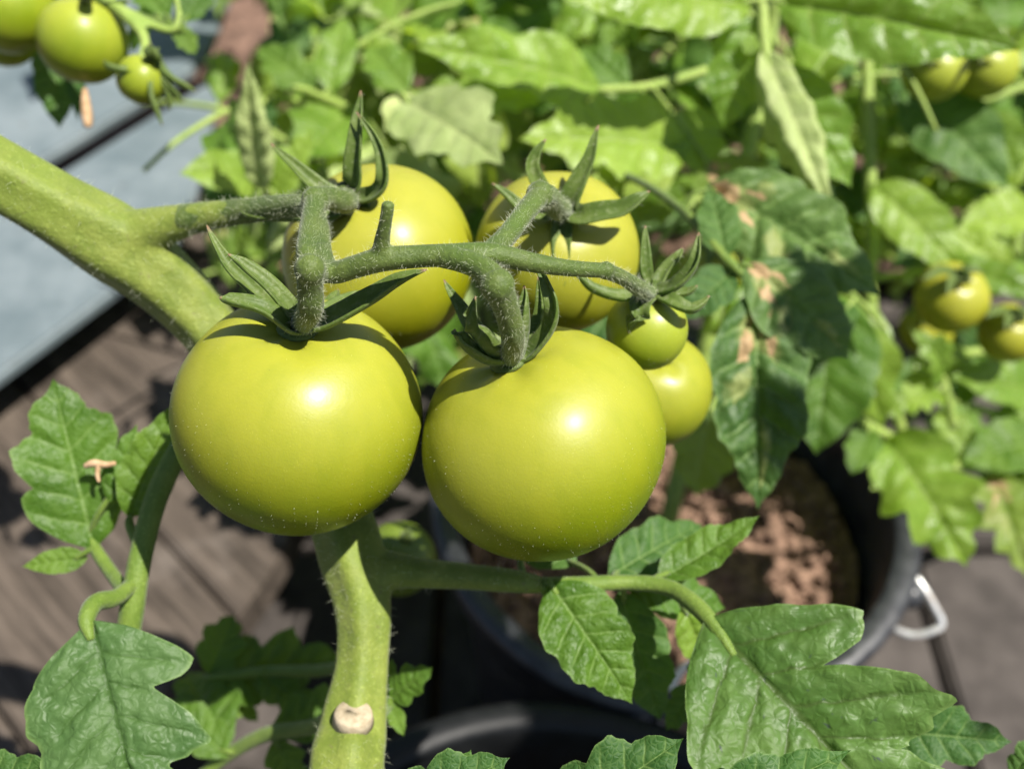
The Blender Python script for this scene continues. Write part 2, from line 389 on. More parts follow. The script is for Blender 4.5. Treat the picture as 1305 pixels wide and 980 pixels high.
def leaf(plant, mat, stalk, leaflets, smat=None, label=None):
    """stalk: (px,py,depth,radius px); leaflets: (bx,by,bd, tx,ty,td, width ratio, params)"""
    mb = MB(); pts = [tuple(at(x, y, d)) + (px_r(r, d),) for x, y, d, r in stalk]
    mb.tube(pts, 10, 5)
    for bx, by, bd, tx, ty, td, wr, kw in leaflets:      # petiolules
        b = at(bx, by, bd); c = min((Vector(q[:3]) for q in cr(pts, 5)), key=lambda q: (q-b).length)
        if (b-c).length > .003:
            t = (at(tx, ty, td)-b).normalized(); m_ = (b+c)/2 + Vector((0, 0, .002))
            mb.tube([tuple(c)+(.0011,), tuple(m_)+(.0010,), tuple(b+t*.004)+(.0009,)], 7, 4)
    lo = mesh_obj('leaf', mb.mesh('leaf_stalk'), smat or M['petiole']); under(lo, plant)
    if label: lo['label'] = label
    for i, (bx, by, bd, tx, ty, td, wr, kw) in enumerate(leaflets):
        kw = dict(kw); roll = kw.pop('tilt', 0); mt = M[kw.pop('m')] if 'm' in kw else mat; up = kw.pop('up', .45); flip = kw.pop('flip', 1)
        kw.setdefault('seed', int(bx*7+by*13+i)); kw.setdefault('nu', 42); kw.setdefault('nv', 11)
        p0, p1 = at(bx, by, bd), at(tx, ty, td)
        me = leaf_mesh('leaflet', wr=wr, **kw)
        n = ((CAM-p0).normalized()*(1-up) + Vector((0, 0, 1))*up).normalized()*flip
        put_leaflet(me, mt, p0, p1, n, roll, lo)
    return lo
def hairs(name, src, n, l0, l1, wd, parent, filt=None, seed=1, matrix=None, lean=.35):
    """fine single hairs standing off a surface"""
    rg = random.Random(seed); mb = MB(); P = src.polygons; N = len(P)
    for _ in range(n):
        f = P[rg.randrange(N)]; c = Vector(f.center); nn = Vector(f.normal)
        if matrix: c = matrix @ c; nn = (matrix.to_3x3() @ nn).normalized()
        if filt and not filt(c, nn, rg): continue
        d = (nn + Vector((rg.gauss(0, lean), rg.gauss(0, lean), rg.gauss(0, lean)))).normalized()
        ln = l0 + (l1-l0)*rg.random()**2
        a = d.orthogonal().normalized(); b = d.cross(a); i0 = len(mb.v)
        mid = c + d*ln*.55 + a*ln*rg.uniform(-.08, .08)
        for k in range(3):
            t = 2.094*k; mb.v.append(c + (a*math.cos(t)+b*math.sin(t))*wd)
        for k in range(3):
            t = 2.094*k; mb.v.append(mid + (a*math.cos(t)+b*math.sin(t))*wd*.6)
        mb.v.append(c + d*ln + Vector((0, 0, -ln*.12)))
        for k in range(3):
            k2 = (k+1) % 3
            mb.f.append((i0+k, i0+k2, i0+3+k2, i0+3+k)); mb.f.append((i0+3+k, i0+3+k2, i0+6))
    o = mesh_obj(name, mb.mesh(name), M['hair']); o['kind'] = 'stuff'
    under(o, parent); return o
def facing(c, nn): return nn.dot((CAM-c).normalized())

# ================================================================== the setting
def ground_sheet(name, x0, x1, y0, y1, z, n, amp, sc, mat):
    v, f = [], []
    for i in range(n+1):
        for j in range(n+1):
            x = x0+(x1-x0)*i/n; y = y0+(y1-y0)*j/n
            h = amp*(noise.noise(Vector((x*sc, y*sc, 1))) + .6*noise.noise(Vector((x*sc*2.7, y*sc*2.7, 4)))) if amp else 0
            v.append((x, y, z+h))
    for i in range(n):
        for j in range(n):
            f.append((i*(n+1)+j, (i+1)*(n+1)+j, (i+1)*(n+1)+j+1, i*(n+1)+j+1))
    o = mesh_obj(name, pyd(name, v, f), mat); o['kind'] = 'structure'; return o
ground_sheet('ground', -40, 40, -40, 40, -.03, 4, 0, 1, M['ground'])
ground_sheet('garden_bed', -1.6, 2.2, .86, 3.0, 0.02, 150, .022, 14, M['ground'])
pat = bpy.data.objects.new('patio', None); COL.objects.link(pat); pat['kind'] = 'structure'
for ix in range(-4, 6):
    for iy in range(-3, 3):
        mb = MB(); x0 = -.06+ix*.40; y0 = -.12+iy*.33
        mb.box((x0+.004, y0+.004, -.05), (x0+.396, y0+.326, random.uniform(-.002, .002)))
        me = mb.mesh('paving_slab', False); bm = bmesh.new(); bm.from_mesh(me); bmesh.ops.bevel(bm, geom=bm.edges[:], offset=.004, segments=2, affect='EDGES'); bm.to_mesh(me); bm.free()
        mesh_obj('paving_slab', me, M['patio'], pat)

# ================================================================== wood table, bench boards
def prism(poly, z0, z1, bev=.003, name='board'):
    bm = bmesh.new(); vs_ = [bm.verts.new((p[0], p[1], z0)) for p in poly]; f = bm.faces.new(vs_)
    ex = bmesh.ops.extrude_face_region(bm, geom=[f]); up = [e for e in ex['geom'] if isinstance(e, bmesh.types.BMVert)]
    for q in up: q.co.z = z1
    bmesh.ops.recalc_face_normals(bm, faces=bm.faces[:])
    ed = [e for e in bm.edges if all(abs(q.co.z-z1) < 1e-6 for q in e.verts)]
    if bev: bmesh.ops.bevel(bm, geom=ed, offset=bev, segments=3, affect='EDGES')
    me = bpy.data.meshes.new(name); bm.to_mesh(me); bm.free(); return me
TZ = .18
c0 = on_z(-150, 560, TZ); TR = (on_z(410, 560, TZ)-c0).length
tbl = thing('low_table', (c0.x, c0.y, 0), 'low round table of weathered grey brown planks', 'table')
dirw = (on_z(60, 990, TZ)-on_z(0, 905, TZ)); dirw.z = 0; dirw.normalize(); ang = math.atan2(dirw.y, dirw.x)
nrm = Vector((-dirw.y, dirw.x, 0)); off0 = (on_z(0, 905, TZ)-c0).dot(nrm)
PWD = .135
k0 = math.floor((-TR-off0)/PWD)
for k in range(k0, k0+int(2*TR/PWD)+3):
    a0 = off0+k*PWD+.0012; a1 = off0+(k+1)*PWD-.0012
    a0c, a1c = max(a0, -TR+.001), min(a1, TR-.001)
    if a1c-a0c < .012: continue
    poly = []
    for q in range(13):
        t = a0c+(a1c-a0c)*q/12; poly.append((math.sqrt(max(0, TR*TR-t*t)), t))
    for q in range(13):
        t = a1c+(a0c-a1c)*q/12; poly.append((-math.sqrt(max(0, TR*TR-t*t)), t))
    o = mesh_obj('plank', prism(poly, TZ-.028, TZ+random.uniform(-.001, .001), .002, 'plank'), M['wood'], tbl); o.rotation_euler.z = ang
for k in range(3):
    a = 2.1*k+.4; mb = MB(); mb.tube([(TR*.6*math.cos(a), TR*.6*math.sin(a), TZ-.03, .022), (TR*.66*math.cos(a), TR*.66*math.sin(a), 0.0, .018)], 12, 2)
    mesh_obj('leg', mb.mesh('leg'), M['wood'], tbl)

BZ = .235
def board_poly(px, z, rad, which=(1, 2)):
    P = [on_z(x, y, z) for x, y in px]; out = []
    n = len(P)
    for i in range(n):
        a, b, c = P[i-1], P[i], P[(i+1) % n]
        if i in which:
            d1 = (a-b).normalized(); d2 = (c-b).normalized()
            for t in range(9):
                t /= 8; out.append((b+d1*rad)*(1-t)**2 + b*2*t*(1-t) + (b+d2*rad)*t*t)
        else: out.append(b)
    return out
bench = thing('bench', tuple(on_z(60, 300, 0)), 'blue grey painted bench with two wide boards beside the round table', 'bench')
for z, px in ((BZ, [(-380, 760), (236, 300), (284, 92), (-380, 500)]), (BZ+.001, [(-380, 468), (262, 76), (330, -110), (-380, 160)])):
    P = board_poly(px, z, .035)
    o = mesh_obj('board', prism([(p.x, p.y) for p in P], z-.009, z, .003, 'board'), M['blue']); under(o, bench)
for px, py in ((30, 330), (-250, 540)):
    p = on_z(px, py, BZ-.02); q = on_z(px-60, py-150, BZ-.02)
    mb = MB().box((p.x-.02, p.y-.02, 0), (p.x+.02, p.y+.02, p.z)); me = mb.mesh('leg', False); under(mesh_obj('leg', me, M['blue']), bench)
    mb = MB().box((q.x-.02, q.y-.02, 0), (q.x+.02, q.y+.02, q.z)); me = mb.mesh('leg', False); under(mesh_obj('leg', me, M['blue']), bench)

# ================================================================== pots
def lathe(prof, seg=96):
    v, f = [], []; n = len(prof)
    for k in range(seg):
        a = 2*math.pi*k/seg
        for r, z in prof: v.append((r*math.cos(a), r*math.sin(a), z))
    for k in range(seg):
        k2 = (k+1) % seg
        for i in range(n-1): f.append((k*n+i, k2*n+i, k2*n+i+1, k*n+i+1))
    return v, f
def pot_profile(Rt, Hh, Rb, lip=.012, th=.003):
    return [(0.001, .002), (Rb, .002), (Rb+.003, .006), (Rt-.004, Hh-.034), (Rt-.003, Hh-.033), (Rt+lip*.5, Hh-.032), (Rt+lip*.62, Hh-.030), (Rt+lip*.75, Hh-.012),
            (Rt+lip, Hh-.008), (Rt+lip*1.05, Hh-.003), (Rt+lip*.8, Hh), (Rt+lip*.2, Hh), (Rt-.002, Hh-.001), (Rt-.004, Hh-.004), (Rt-.006, Hh-.03), (Rb+.004, .012), (.001, .012)]
def soil_disc(name, r, z, loc, amp, seed):
    v, f = [], []; nr, ns = 40, 120
    for i in range(nr+1):
        for k in range(ns):
            a = 2*math.pi*k/ns; rr = r*i/nr; x, y = rr*math.cos(a), rr*math.sin(a); q = Vector((x*26+seed, y*26, 0))
            h = amp*(noise.noise(q)+.7*abs(noise.noise(q*2.3))+.45*noise.noise(q*5)) ; v.append((x, y, z+h))
    for i in range(nr):
        for k in range(ns):
            k2 = (k+1) % ns; f.append((i*ns+k, (i+1)*ns+k, (i+1)*ns+k2, i*ns+k2))
    rg = random.Random(seed); mb = MB()
    for _ in range(900):
        a = rg.uniform(0, 6.283); rr = r*math.sqrt(rg.random())*.96; x, y = rr*math.cos(a), rr*math.sin(a)
        s_ = rg.choice((.0015, .002, .002, .003, .003, .004, .006)); b0 = len(mb.v)
        mb.ball((0, 0, 0), s_, 7, 5)
        for i in range(b0, len(mb.v)):
            p = mb.v[i]; mb.v[i] = p*(1+.5*noise.noise(p*300+Vector((a*9, rr*90, 0)))) + Vector((x, y, z+s_*.35+amp*.3))
    b0 = len(v); v += [tuple(p) for p in mb.v]; f += [tuple(b0+i for i in q) for q in mb.f]
    o = mesh_obj(name, pyd(name, v, f), M['soil']); o.location = loc; return o
PR = .142; PZ = .26
pc1 = on_z(690, 890, PZ) - Vector((0, PR+.012, 0))
pot = thing('plant_pot', (pc1.x, pc1.y, 0), 'black plastic plant pot standing under the big green tomatoes', 'pot')
v, f = lathe(pot_profile(PR, PZ, .105)); mesh_obj('pot_wall', pyd('pot_wall', v, f), M['black'], pot)
sd = soil_disc('soil', PR-.034, .07, (pc1.x, pc1.y, 0), .004, 31); tag(sd, 'shade-dark soil deep inside the black pot under the tomatoes', 'soil', kind='stuff'); sd.data.materials[0] = M['shade_soil']
BR = .143; BH = .265
pc2 = on_z(858, 622, BH)
buc = thing('bucket', (pc2.x, pc2.y, 0), 'black bucket of brown soil with a bent wire handle', 'bucket')
v, f = lathe(pot_profile(BR-.010, BH, .115, .011)); mesh_obj('bucket_wall', pyd('bucket_wall', v, f), M['bucket'], buc)
sd = soil_disc('soil', BR-.022, BH-.062, (pc2.x, pc2.y, 0), .010, 77); tag(sd, 'crumbly brown soil inside the bucket with the wire handle', 'soil', kind='stuff')
def bl(a, r, z, rad): return (r*math.cos(R(a)), r*math.sin(R(a)), z, rad)
mb = MB(); wr_ = .0022
def bp(px, py, z, push=None):
    p = on_z(px, py, z)-Vector((pc2.x, pc2.y, 0)); r = math.hypot(p.x, p.y)
    if push: p.x *= push/r; p.y *= push/r
    return (p.x, p.y, z, wr_)
mb.tube([bp(1140, 722, BH-.012, BR+.001), bp(1158, 728, BH-.006), bp(1172, 742, BH-.006), bp(1188, 768, BH-.012), bp(1200, 794, BH-.020), bp(1188, 804, BH-.024), bp(1165, 809, BH-.028), bp(1143, 803, BH-.030), bp(1126, 790, BH-.032),
         bp(1112, 778, BH-.034, BR-.006)], 10, 8)
mesh_obj('wire_handle', mb.mesh('wire_handle'), M['wire'], buc)
mb = MB(); mb.tube([bp(985, 838, BH-.020, BR-.004), bp(962, 848, BH-.018, BR+.010), bp(925, 852, BH-.014), bp(870, 852, BH-.014), bp(835, 850, BH-.018, BR+.010), bp(815, 840, BH-.020, BR-.004)], 10, 8)
mesh_obj('wire_handle', mb.mesh('wire_handle'), M['wire'], buc)
for a in (math.degrees(math.atan2(bp(1150, 735, BH)[1], bp(1150, 735, BH)[0])), -102):
    mb = MB().ball((BR*math.cos(R(a)), BR*math.sin(R(a)), BH-.013), .009, 12, 8, (1, 1, .9)); mesh_obj('handle_ear', mb.mesh('handle_ear'), M['bucket'], buc)

# ================================================================== main plant
root1 = Vector((pc1.x-.03, pc1.y+.01, .07))
plant = thing('tomato_plant', tuple(root1), 'tomato plant with thick hairy stem rooted in the black pot', 'plant', None)
def P4(x, y, d, r): return tuple(at(x, y, d)) + (px_r(r, d),)
mb = MB()
low = at(444, 1015, .319)
main = [tuple(root1)+(.0105,), tuple(root1.lerp(low, .75)+Vector((-.002, 0, 0)))+(.0108,), P4(444, 1015, .319, 48), P4(449, 930, .322, 42), P4(461, 850, .328, 33), P4(464, 780, .332, 35), P4(452, 715, .337, 42), P4(425, 640, .345, 40),
        P4(345, 520, .352, 38), P4(265, 415, .348, 38), P4(202, 352, .343, 44), P4(142, 309, .338, 50), P4(70, 266, .330, 45), P4(-20, 214, .322, 44), P4(-140, 145, .310, 44), P4(-260, 60, .300, 40), P4(-330, -120, .285, 36)]
mb.tube(main, 30, 6, .075)
mb.tube([P4(150, 308, .338, 40), P4(203, 290, .334, 27), P4(250, 278, .330, 20), P4(300, 271, .325, 17), P4(340, 267, .318, 12)], 14, 5)      # shoulder of the truss
mb.tube([P4(450, 735, .337, 32), P4(495, 727, .335, 26), P4(535, 730, .333, 20), P4(600, 735, .331, 17), P4(660, 741, .329, 15), P4(705, 748, .329, 8)], 14, 5)
mb.tube([P4(400, 545, .345, 14), P4(430, 660, .345, 20), P4(470, 700, .340, 12)], 10, 4)
me = fuse(mb, 'stem', .0010, 5)
st = mesh_obj('stem', me, M['stem']); under(st, plant)
hairs('stem_hairs', me, 6000, .0006, .0036, .000034, plant, lambda c, n, r: proj(c)[2] > .2 and facing(c, n) > -.5 and (c-at(450, 908, .315)).length > .0085)
# pruning scar
sc_p = at(450, 908, .322); tow = (CAM-sc_p).normalized()
mb = MB(); axis = (tow*.45+UPV*.62).normalized(); cpt = sc_p+tow*.0086
mb.tube([tuple(cpt-axis*.004)+(.0060,), tuple(cpt-axis*.0004)+(.0055,), tuple(cpt+axis*.0003)+(.0050,), tuple(cpt+axis*.0005)+(.0034,), tuple(cpt+axis*.0004)+(.0014,)], 24, 1)
under(mesh_obj('pruning_scar', mb.mesh('pruning_scar'), M['scar']), plant)

# ------------------------------------------------------------------ tomatoes
def tomato_mesh(r, sq, seed, dimple=.16, seg=72, rings=56):
    rg = random.Random(seed); p1, p2 = rg.uniform(0, 6), rg.uniform(0, 6); v, f = [], []
    for i in range(rings+1):
        th = math.pi*i/rings; st_, ct = math.sin(th), math.cos(th)
        for k in range(seg):
            a = 2*math.pi*k/seg
            lobe = 1+(.014*math.cos(5*a+p1)+.011*math.cos(3*a+p2))*(.35+.65*max(0, ct))*min(1, st_*2.2)
            rr = r*(abs(st_)**.94)*lobe*(1+.03*ct)
            z = r*sq*ct - (r*dimple*math.exp(-(st_/.30)**2)*(1+.25*math.cos(5*a+p1)*min(1, st_*4)) if ct > 0 else -r*.05*math.exp(-(st_/.2)**2))
            v.append((rr*math.cos(a), rr*math.sin(a), z))
    for i in range(rings):
        for k in range(seg):
            k2 = (k+1) % seg; f.append((i*seg+k, (i+1)*seg+k, (i+1)*seg+k2, i*seg+k2))
    bm = bmesh.new(); me = pyd('skin', v, f); bm.from_mesh(me); bmesh.ops.remove_doubles(bm, verts=bm.verts[:], dist=1e-7); bm.to_mesh(me); bm.free()
    return smooth(me)
def sepal_mesh(pts, wd, nrm_hint, thick=.0011):
    """pts world, wd full width; a grooved pointed blade with real thickness"""
    q = [Vector(p)+Vector((noise.noise(Vector(p)*90), noise.noise(Vector(p)*90+Vector((7, 0, 0))), noise.noise(Vector(p)*90+Vector((0, 9, 0)))))*.0009 for p in cr([tuple(p) for p in pts], 6)]; n = len(q); F = frames(q); v, f, uvs = [], [], []
    seg = 12
    for i in range(n):
        u = i/(n-1); t = F[i][0]; nn = (nrm_hint - t*nrm_hint.dot(t)).normalized(); b = t.cross(nn)
        wp = wd*.5*(1.15+.25*min(1, u*3.0)*(1-.5*min(1, u*2.6)))*max(.02, (1-u**2.2))**.85 if u < .93 else wd*.5*(.16*(1-(u-.93)/.07)+.07)
        for k in range(seg):
            a = 2*math.pi*k/seg; ca, sa = math.cos(a), math.sin(a)
            h = thick*.6*sa + abs(ca)**1.5*wp*(.45+.7*u) + thick*.5*abs(math.sin(ca*5))*(1 if sa > 0 else 0)          # groove along the middle
            v.append(q[i] + b*(ca*wp) + nn*(h*min(1, (1-u)*4+.2))); uvs.append((u, k/seg))
    for i in range(n-1):
        for k in range(seg):
            k2 = (k+1) % seg; f.append((i*seg+k, i*seg+k2, (i+1)*seg+k2, (i+1)*seg+k))
    f.append(tuple(range(seg))[::-1]); f.append(tuple((n-1)*seg+k for k in range(seg)))
    me = pyd('sepal', v, f); uvl = me.uv_layers.new(name='UVMap'); li = [0]*len(me.loops); me.loops.foreach_get('vertex_index', li)
    uvl.data.foreach_set('uv', [c for x in li for c in uvs[x]]); return me
def tomato(px, py, d, rpx, sq, cal, mat, label, sepals, pedicel, seed, swd=.0052, group=None, fuzz=0, dimple=.10, lit=True):
    r = px_r(rpx, d); c = at(px, py, d)
    if isinstance(cal, tuple) and len(cal) == 2:
        q_ = sq-dimple+.02; dx, dy = (cal[0]-px)/rpx/q_, (py-cal[1])/rpx/q_; k = dx*dx+dy*dy; dz = math.sqrt(max(.02, 1-k))
        ax = (RIGHT*dx+UPV*dy-FWD*dz).normalized()
    else: ax = Vector(cal).normalized()
    t = thing('tomato', tuple(c), label, 'tomato', group)
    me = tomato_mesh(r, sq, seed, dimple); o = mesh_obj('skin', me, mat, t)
    o.rotation_euler = ax.to_track_quat('Z', 'Y').to_euler()
    top = c + ax*(r*sq - r*dimple + .0006); td = proj(top)
    if fuzz:
        mm = Matrix.Translation(c) @ ax.to_track_quat('Z', 'Y').to_matrix().to_4x4()
        hairs('skin_hairs', me, fuzz, .0002, .0008, .000022, t, lambda cc, n, rr: facing(cc, n) < .75 and facing(cc, n) > -.3 and (n.dot(UPV) < .1 or rr.random() < .12), seed, mm, .25)
    mb = MB(); mb.tube([tuple(top-ax*.002)+(r*.07,), tuple(top+ax*.0003)+(r*.15+.0004,), tuple(top+ax*.002)+(r*.10,), tuple(top+ax*.005)+(r*.05,)], 16, 4)
    ca = mesh_obj('calyx', mb.mesh('calyx'), M['truss']); under(ca, t)
    for i, sp in enumerate(sepals):
        wmul = 1.0; pts = []
        if isinstance(sp[-1], float): wmul = sp[-1]; sp = sp[:-1]
        pts = [at(x, y, td[2]+dd) for x, y, dd in sp]; od = pts[0]-top; od -= ax*od.dot(ax); od = od.normalized() if od.length > 1e-5 else Vector((0, 0, 0)); pts = [top + ax*.0006 + od*r*.05] + pts
        hint = (ax*.8+(CAM-top).normalized()*.3).normalized()
        out = (pts[-1]-top); out -= ax*out.dot(ax)
        hint = (ax - out.normalized()*.35*(1 if out.length > .004 else 0) + (CAM-top).normalized()*.25).normalized()
        sm_ = sepal_mesh(pts, swd*wmul*.82, hint)
        so_ = mesh_obj('sepal', sm_, M['sepal']); under(so_, ca)
        if fuzz: hairs('sepal_hairs', sm_, 90, .0005, .0028, .000028, ca, None, seed*31+i)
    if pedicel:
        mb = MB(); pts = [tuple(top+ax*.0002)+(px_r(pedicel[0][3]*.82, td[2]),)]
        pts += [P4(*q) for q in pedicel]
        mb.tube(pts, 16, 6, .03)
        k = pedicel[-1]; mb.ball(at(*k[:3]), px_r(k[3], k[2])*1.10, 14, 10)
        pm = fuse(mb, 'pedicel', .0005, 4); po = mesh_obj('pedicel', pm, M['truss']); under(po, t)
        if fuzz: hairs('pedicel_hairs', pm, 700, .0003, .0022, .000026, t, None, seed+5)
    return t, top, ax

GB = 'green tomatoes in the front truss'
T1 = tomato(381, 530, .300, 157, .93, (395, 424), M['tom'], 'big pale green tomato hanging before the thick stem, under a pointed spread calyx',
    [[(365, 420, -.006), (325, 397, -.010), (290, 384, -.011), (281, 378, -.012)], [(372, 405, -.003), (338, 365, -.006), (312, 340, -.007), (291, 324, -.008)],
     [(360, 410, .002), (320, 372, .003), (285, 335, .004), (266, 288, .004)], [(425, 412, -.004), (462, 392, -.007), (505, 362, -.009), (543, 344, -.011), 1.15],
     [(412, 405, .006), (440, 388, .012), (478, 372, .018)], [(405, 410, .008), (425, 385, .018), (432, 366, .022), .8]],
    [(395, 395, .268, 17), (395, 365, .262, 17), (395, 343, .258, 19)], 3, .0062, None, 2600)
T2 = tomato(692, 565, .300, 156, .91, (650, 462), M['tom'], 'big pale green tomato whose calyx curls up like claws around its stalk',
    [[(622, 462, -.006), (594, 446, -.010), (580, 428, -.012), (578, 418, -.013)], [(628, 452, -.007), (612, 432, -.013), (605, 405, -.016), (605, 378, -.018), 1.1],
     [(630, 445, .000), (598, 412, .002), (580, 386, .003), (565, 358, .003)], [(668, 448, -.006), (674, 420, -.012), (672, 392, -.015), (667, 362, -.016), 1.1],
     [(680, 450, -.002), (703, 422, -.006), (705, 390, -.009), (696, 358, -.010), (681, 332, -.010), 1.0], [(672, 440, .004), (690, 400, .004), (686, 352, .002), .8]],
    [(654, 430, .268, 16), (646, 395, .260, 17), (634, 364, .254, 21)], 8, .0055, None, 2600)
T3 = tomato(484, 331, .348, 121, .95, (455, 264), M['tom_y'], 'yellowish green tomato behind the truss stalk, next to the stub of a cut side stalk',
    [[(425, 250, -.004), (385, 225, -.005), (346, 182, -.006)], [(456, 230, -.006), (458, 180, -.010), (460, 116, -.012), 1.1], [(480, 250, -.008), (493, 228, -.012), (482, 188, -.014), (454, 142, -.016), .8],
     [(465, 285, -.004), (480, 312, -.006), 1.2], [(420, 275, -.006), (360, 281, -.009), (318, 276, -.010), (305, 267, -.010)]],
    [(440, 258, .314, 15), (415, 252, .304, 15), (402, 256, .298, 17)], 12, .0066, None, 500)
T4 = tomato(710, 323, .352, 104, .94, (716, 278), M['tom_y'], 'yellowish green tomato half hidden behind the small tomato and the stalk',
    [[(728, 255, -.004), (744, 218, -.007), (765, 161, -.010), 1.1], [(745, 280, -.008), (790, 272, -.010), (815, 258, -.011), (830, 244, -.011), 1.1], [(714, 300, -.004), (714, 345, -.003), (712, 385, .000)],
     [(696, 255, -.006), (679, 222, -.010), (684, 198, -.011), (698, 179, -.012), .9], [(685, 275, -.006), (655, 262, -.008), (626, 232, -.009), .9]],
    [(712, 268, .316, 14), (700, 252, .304, 15), (688, 249, .296, 17)], 17, .0064, None, 500)
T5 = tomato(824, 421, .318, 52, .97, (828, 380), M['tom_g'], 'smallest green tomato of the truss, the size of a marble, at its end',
    [[(819, 350, -.003), (818, 320, -.004), (822, 287, -.005)], [(858, 368, -.005), (885, 340, -.007), (893, 296, -.008), 1.1], [(850, 385, -.007), (878, 398, -.009), (892, 393, -.009), (903, 378, -.009)],
     [(790, 380, -.004), (758, 370, -.005), (728, 350, -.004)], [(816, 392, -.008), (810, 408, -.008), (800, 424, -.007), 1.3], [(845, 355, .002), (862, 332, .002), (869, 316, .002), .8], [(858, 378, .001), (880, 372, .001), (890, 362, .0), .7]],
    [(815, 368, .296, 11), (795, 355, .284, 10), (772, 345, .276, 11)], 21, .0050, None, 400, .12)
T6 = tomato(832, 496, .362, 75, .95, (.1, -.1, 1), M['tom'], 'medium green tomato peeping out behind the biggest one, beside the scorched leaf', [], None, 25, .005)
# hidden small ones lower down on the same plant
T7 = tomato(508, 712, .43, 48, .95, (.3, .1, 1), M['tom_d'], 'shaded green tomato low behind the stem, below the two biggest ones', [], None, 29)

# truss stalk
mb = MB()
mb.tube([P4(232, 281, .331, 20), P4(300, 271, .325, 17), P4(385, 263, .308, 15), P4(404, 285, .292, 14), P4(410, 325, .274, 14), P4(422, 347, .267, 15), P4(450, 341, .264, 15), P4(485, 331, .262, 16), P4(530, 327, .262, 15), P4(575, 325, .262, 15), P4(625, 324, .263, 15), P4(680, 335, .266, 13), P4(725, 342, .270, 11), P4(772, 345, .276, 10)], 16, 6, .03)
mb.tube([P4(412, 347, .266, 15), P4(400, 346, .261, 17), P4(395, 343, .258, 17)], 14, 4)
mb.tube([P4(404, 335, .272, 13), P4(390, 325, .272, 13), P4(394, 290, .284, 13), P4(402, 256, .298, 15)], 14, 5)
mb.tube([P4(484, 331, .262, 13), P4(486, 312, .260, 11), P4(491, 285, .256, 9), P4(495, 259, .253, 9)], 12, 4)
mb.tube([P4(560, 326, .262, 15), P4(595, 334, .259, 16), P4(620, 346, .256, 17), P4(633, 362, .254, 19)], 14, 5)
mb.tube([P4(620, 326, .264, 15), P4(645, 302, .272, 14), P4(668, 272, .284, 14), P4(688, 249, .296, 15)], 14, 5)
me = fuse(mb, 'truss_stalk', .0006, 5)
under(mesh_obj('truss_stalk', me, M['truss']), plant)
hairs('truss_hairs', me, 3800, .0003, .0026, .000027, plant, lambda c, n, r: facing(c, n) > -.6, 6)

# ------------------------------------------------------------------ leaves of the main plant (placed at their own distance)
L = leaf
# stalk left of the first tomato, with the leaves before the table
L(plant, M['leaf'], [(330, 480, .352, 14), (250, 545, .345, 15), (205, 620, .338, 15), (180, 705, .332, 15), (166, 790, .330, 16), (158, 850, .335, 13)], [])
L(plant, M['leaf'], [(178, 735, .333, 9), (150, 760, .322, 11), (122, 768, .314, 12), (110, 790, .308, 11), (116, 815, .305, 5)],
  [(116, 790, .307, 190, 1080, .290, .74, dict(lob=.50, lob0=.10, nl=3, m='leaf_soft', puck=.019, fold=-.05, curl=.15, seed=5, a=.26, b=.85, nu=90, nv=24, serr=.05, wave=.02, tilt=8, sweep=(66, 46)))])
L(plant, M['leaf'], [(160, 755, .334, 9), (142, 730, .345, 9), (122, 700, .352, 8), (115, 680, .354, 4)],
  [(120, 700, .352, 67, 482, .352, .66, dict(lob=.30, nl=3, seed=14, curl=.2, fold=.05, tilt=0, a=.45)), (112, 710, .353, 28, 722, .348, .42, dict(lob=.05, seed=3, tilt=-10)),
   (140, 640, .348, 175, 540, .350, .4, dict(lob=.3, seed=8))])
L(plant, M['leaf'], [(178, 700, .336, 6), (165, 668, .345, 6), (168, 655, .346, 3)], [(165, 660, .346, 224, 512, .346, .46, dict(lob=.18, nl=3, seed=31, curl=.35, tilt=14, fold=.12))])
# low leaf behind the stem foot, left
L(plant, M['leaf'], [(440, 900, .345, 12), (400, 925, .37, 10), (340, 935, .385, 10), (290, 962, .395, 9), (250, 995, .40, 8)],
  [(345, 935, .387, 460, 885, .40, .55, dict(lob=.4, seed=41)), (350, 940, .386, 380, 1010, .385, .7, dict(lob=.4, seed=42)), (285, 960, .395, 240, 855, .43, .6, dict(lob=.4, seed=43)), (290, 965, .39, 215, 890, .40, .5, dict(lob=.35, seed=44))])
L(plant, M['leaf'], [(455, 800, .36, 8), (430, 850, .40, 8), (340, 855, .415, 7), (262, 864, .42, 6)],
  [(262, 864, .42, 440, 838, .425, .55, dict(lob=.5, nl=3, seed=45, curl=.3)), (268, 862, .42, 298, 782, .425, .75, dict(lob=.35, seed=46)), (275, 868, .42, 330, 920, .42, .5, dict(lob=.3, seed=47)), (330, 857, .415, 420, 930, .41, .45, dict(lob=.4, seed=48))])
# small tuft right of the foot
L(plant, M['leaf'], [(470, 900, .335, 8), (490, 905, .352, 7), (500, 885, .36, 5)],
  [(496, 890, .358, 552, 850, .352, .62, dict(lob=.35, seed=51)), (494, 880, .36, 500, 838, .36, .5, dict(lob=.2, seed=52)), (496, 895, .357, 515, 938, .35, .5, dict(lob=.2, seed=53))])
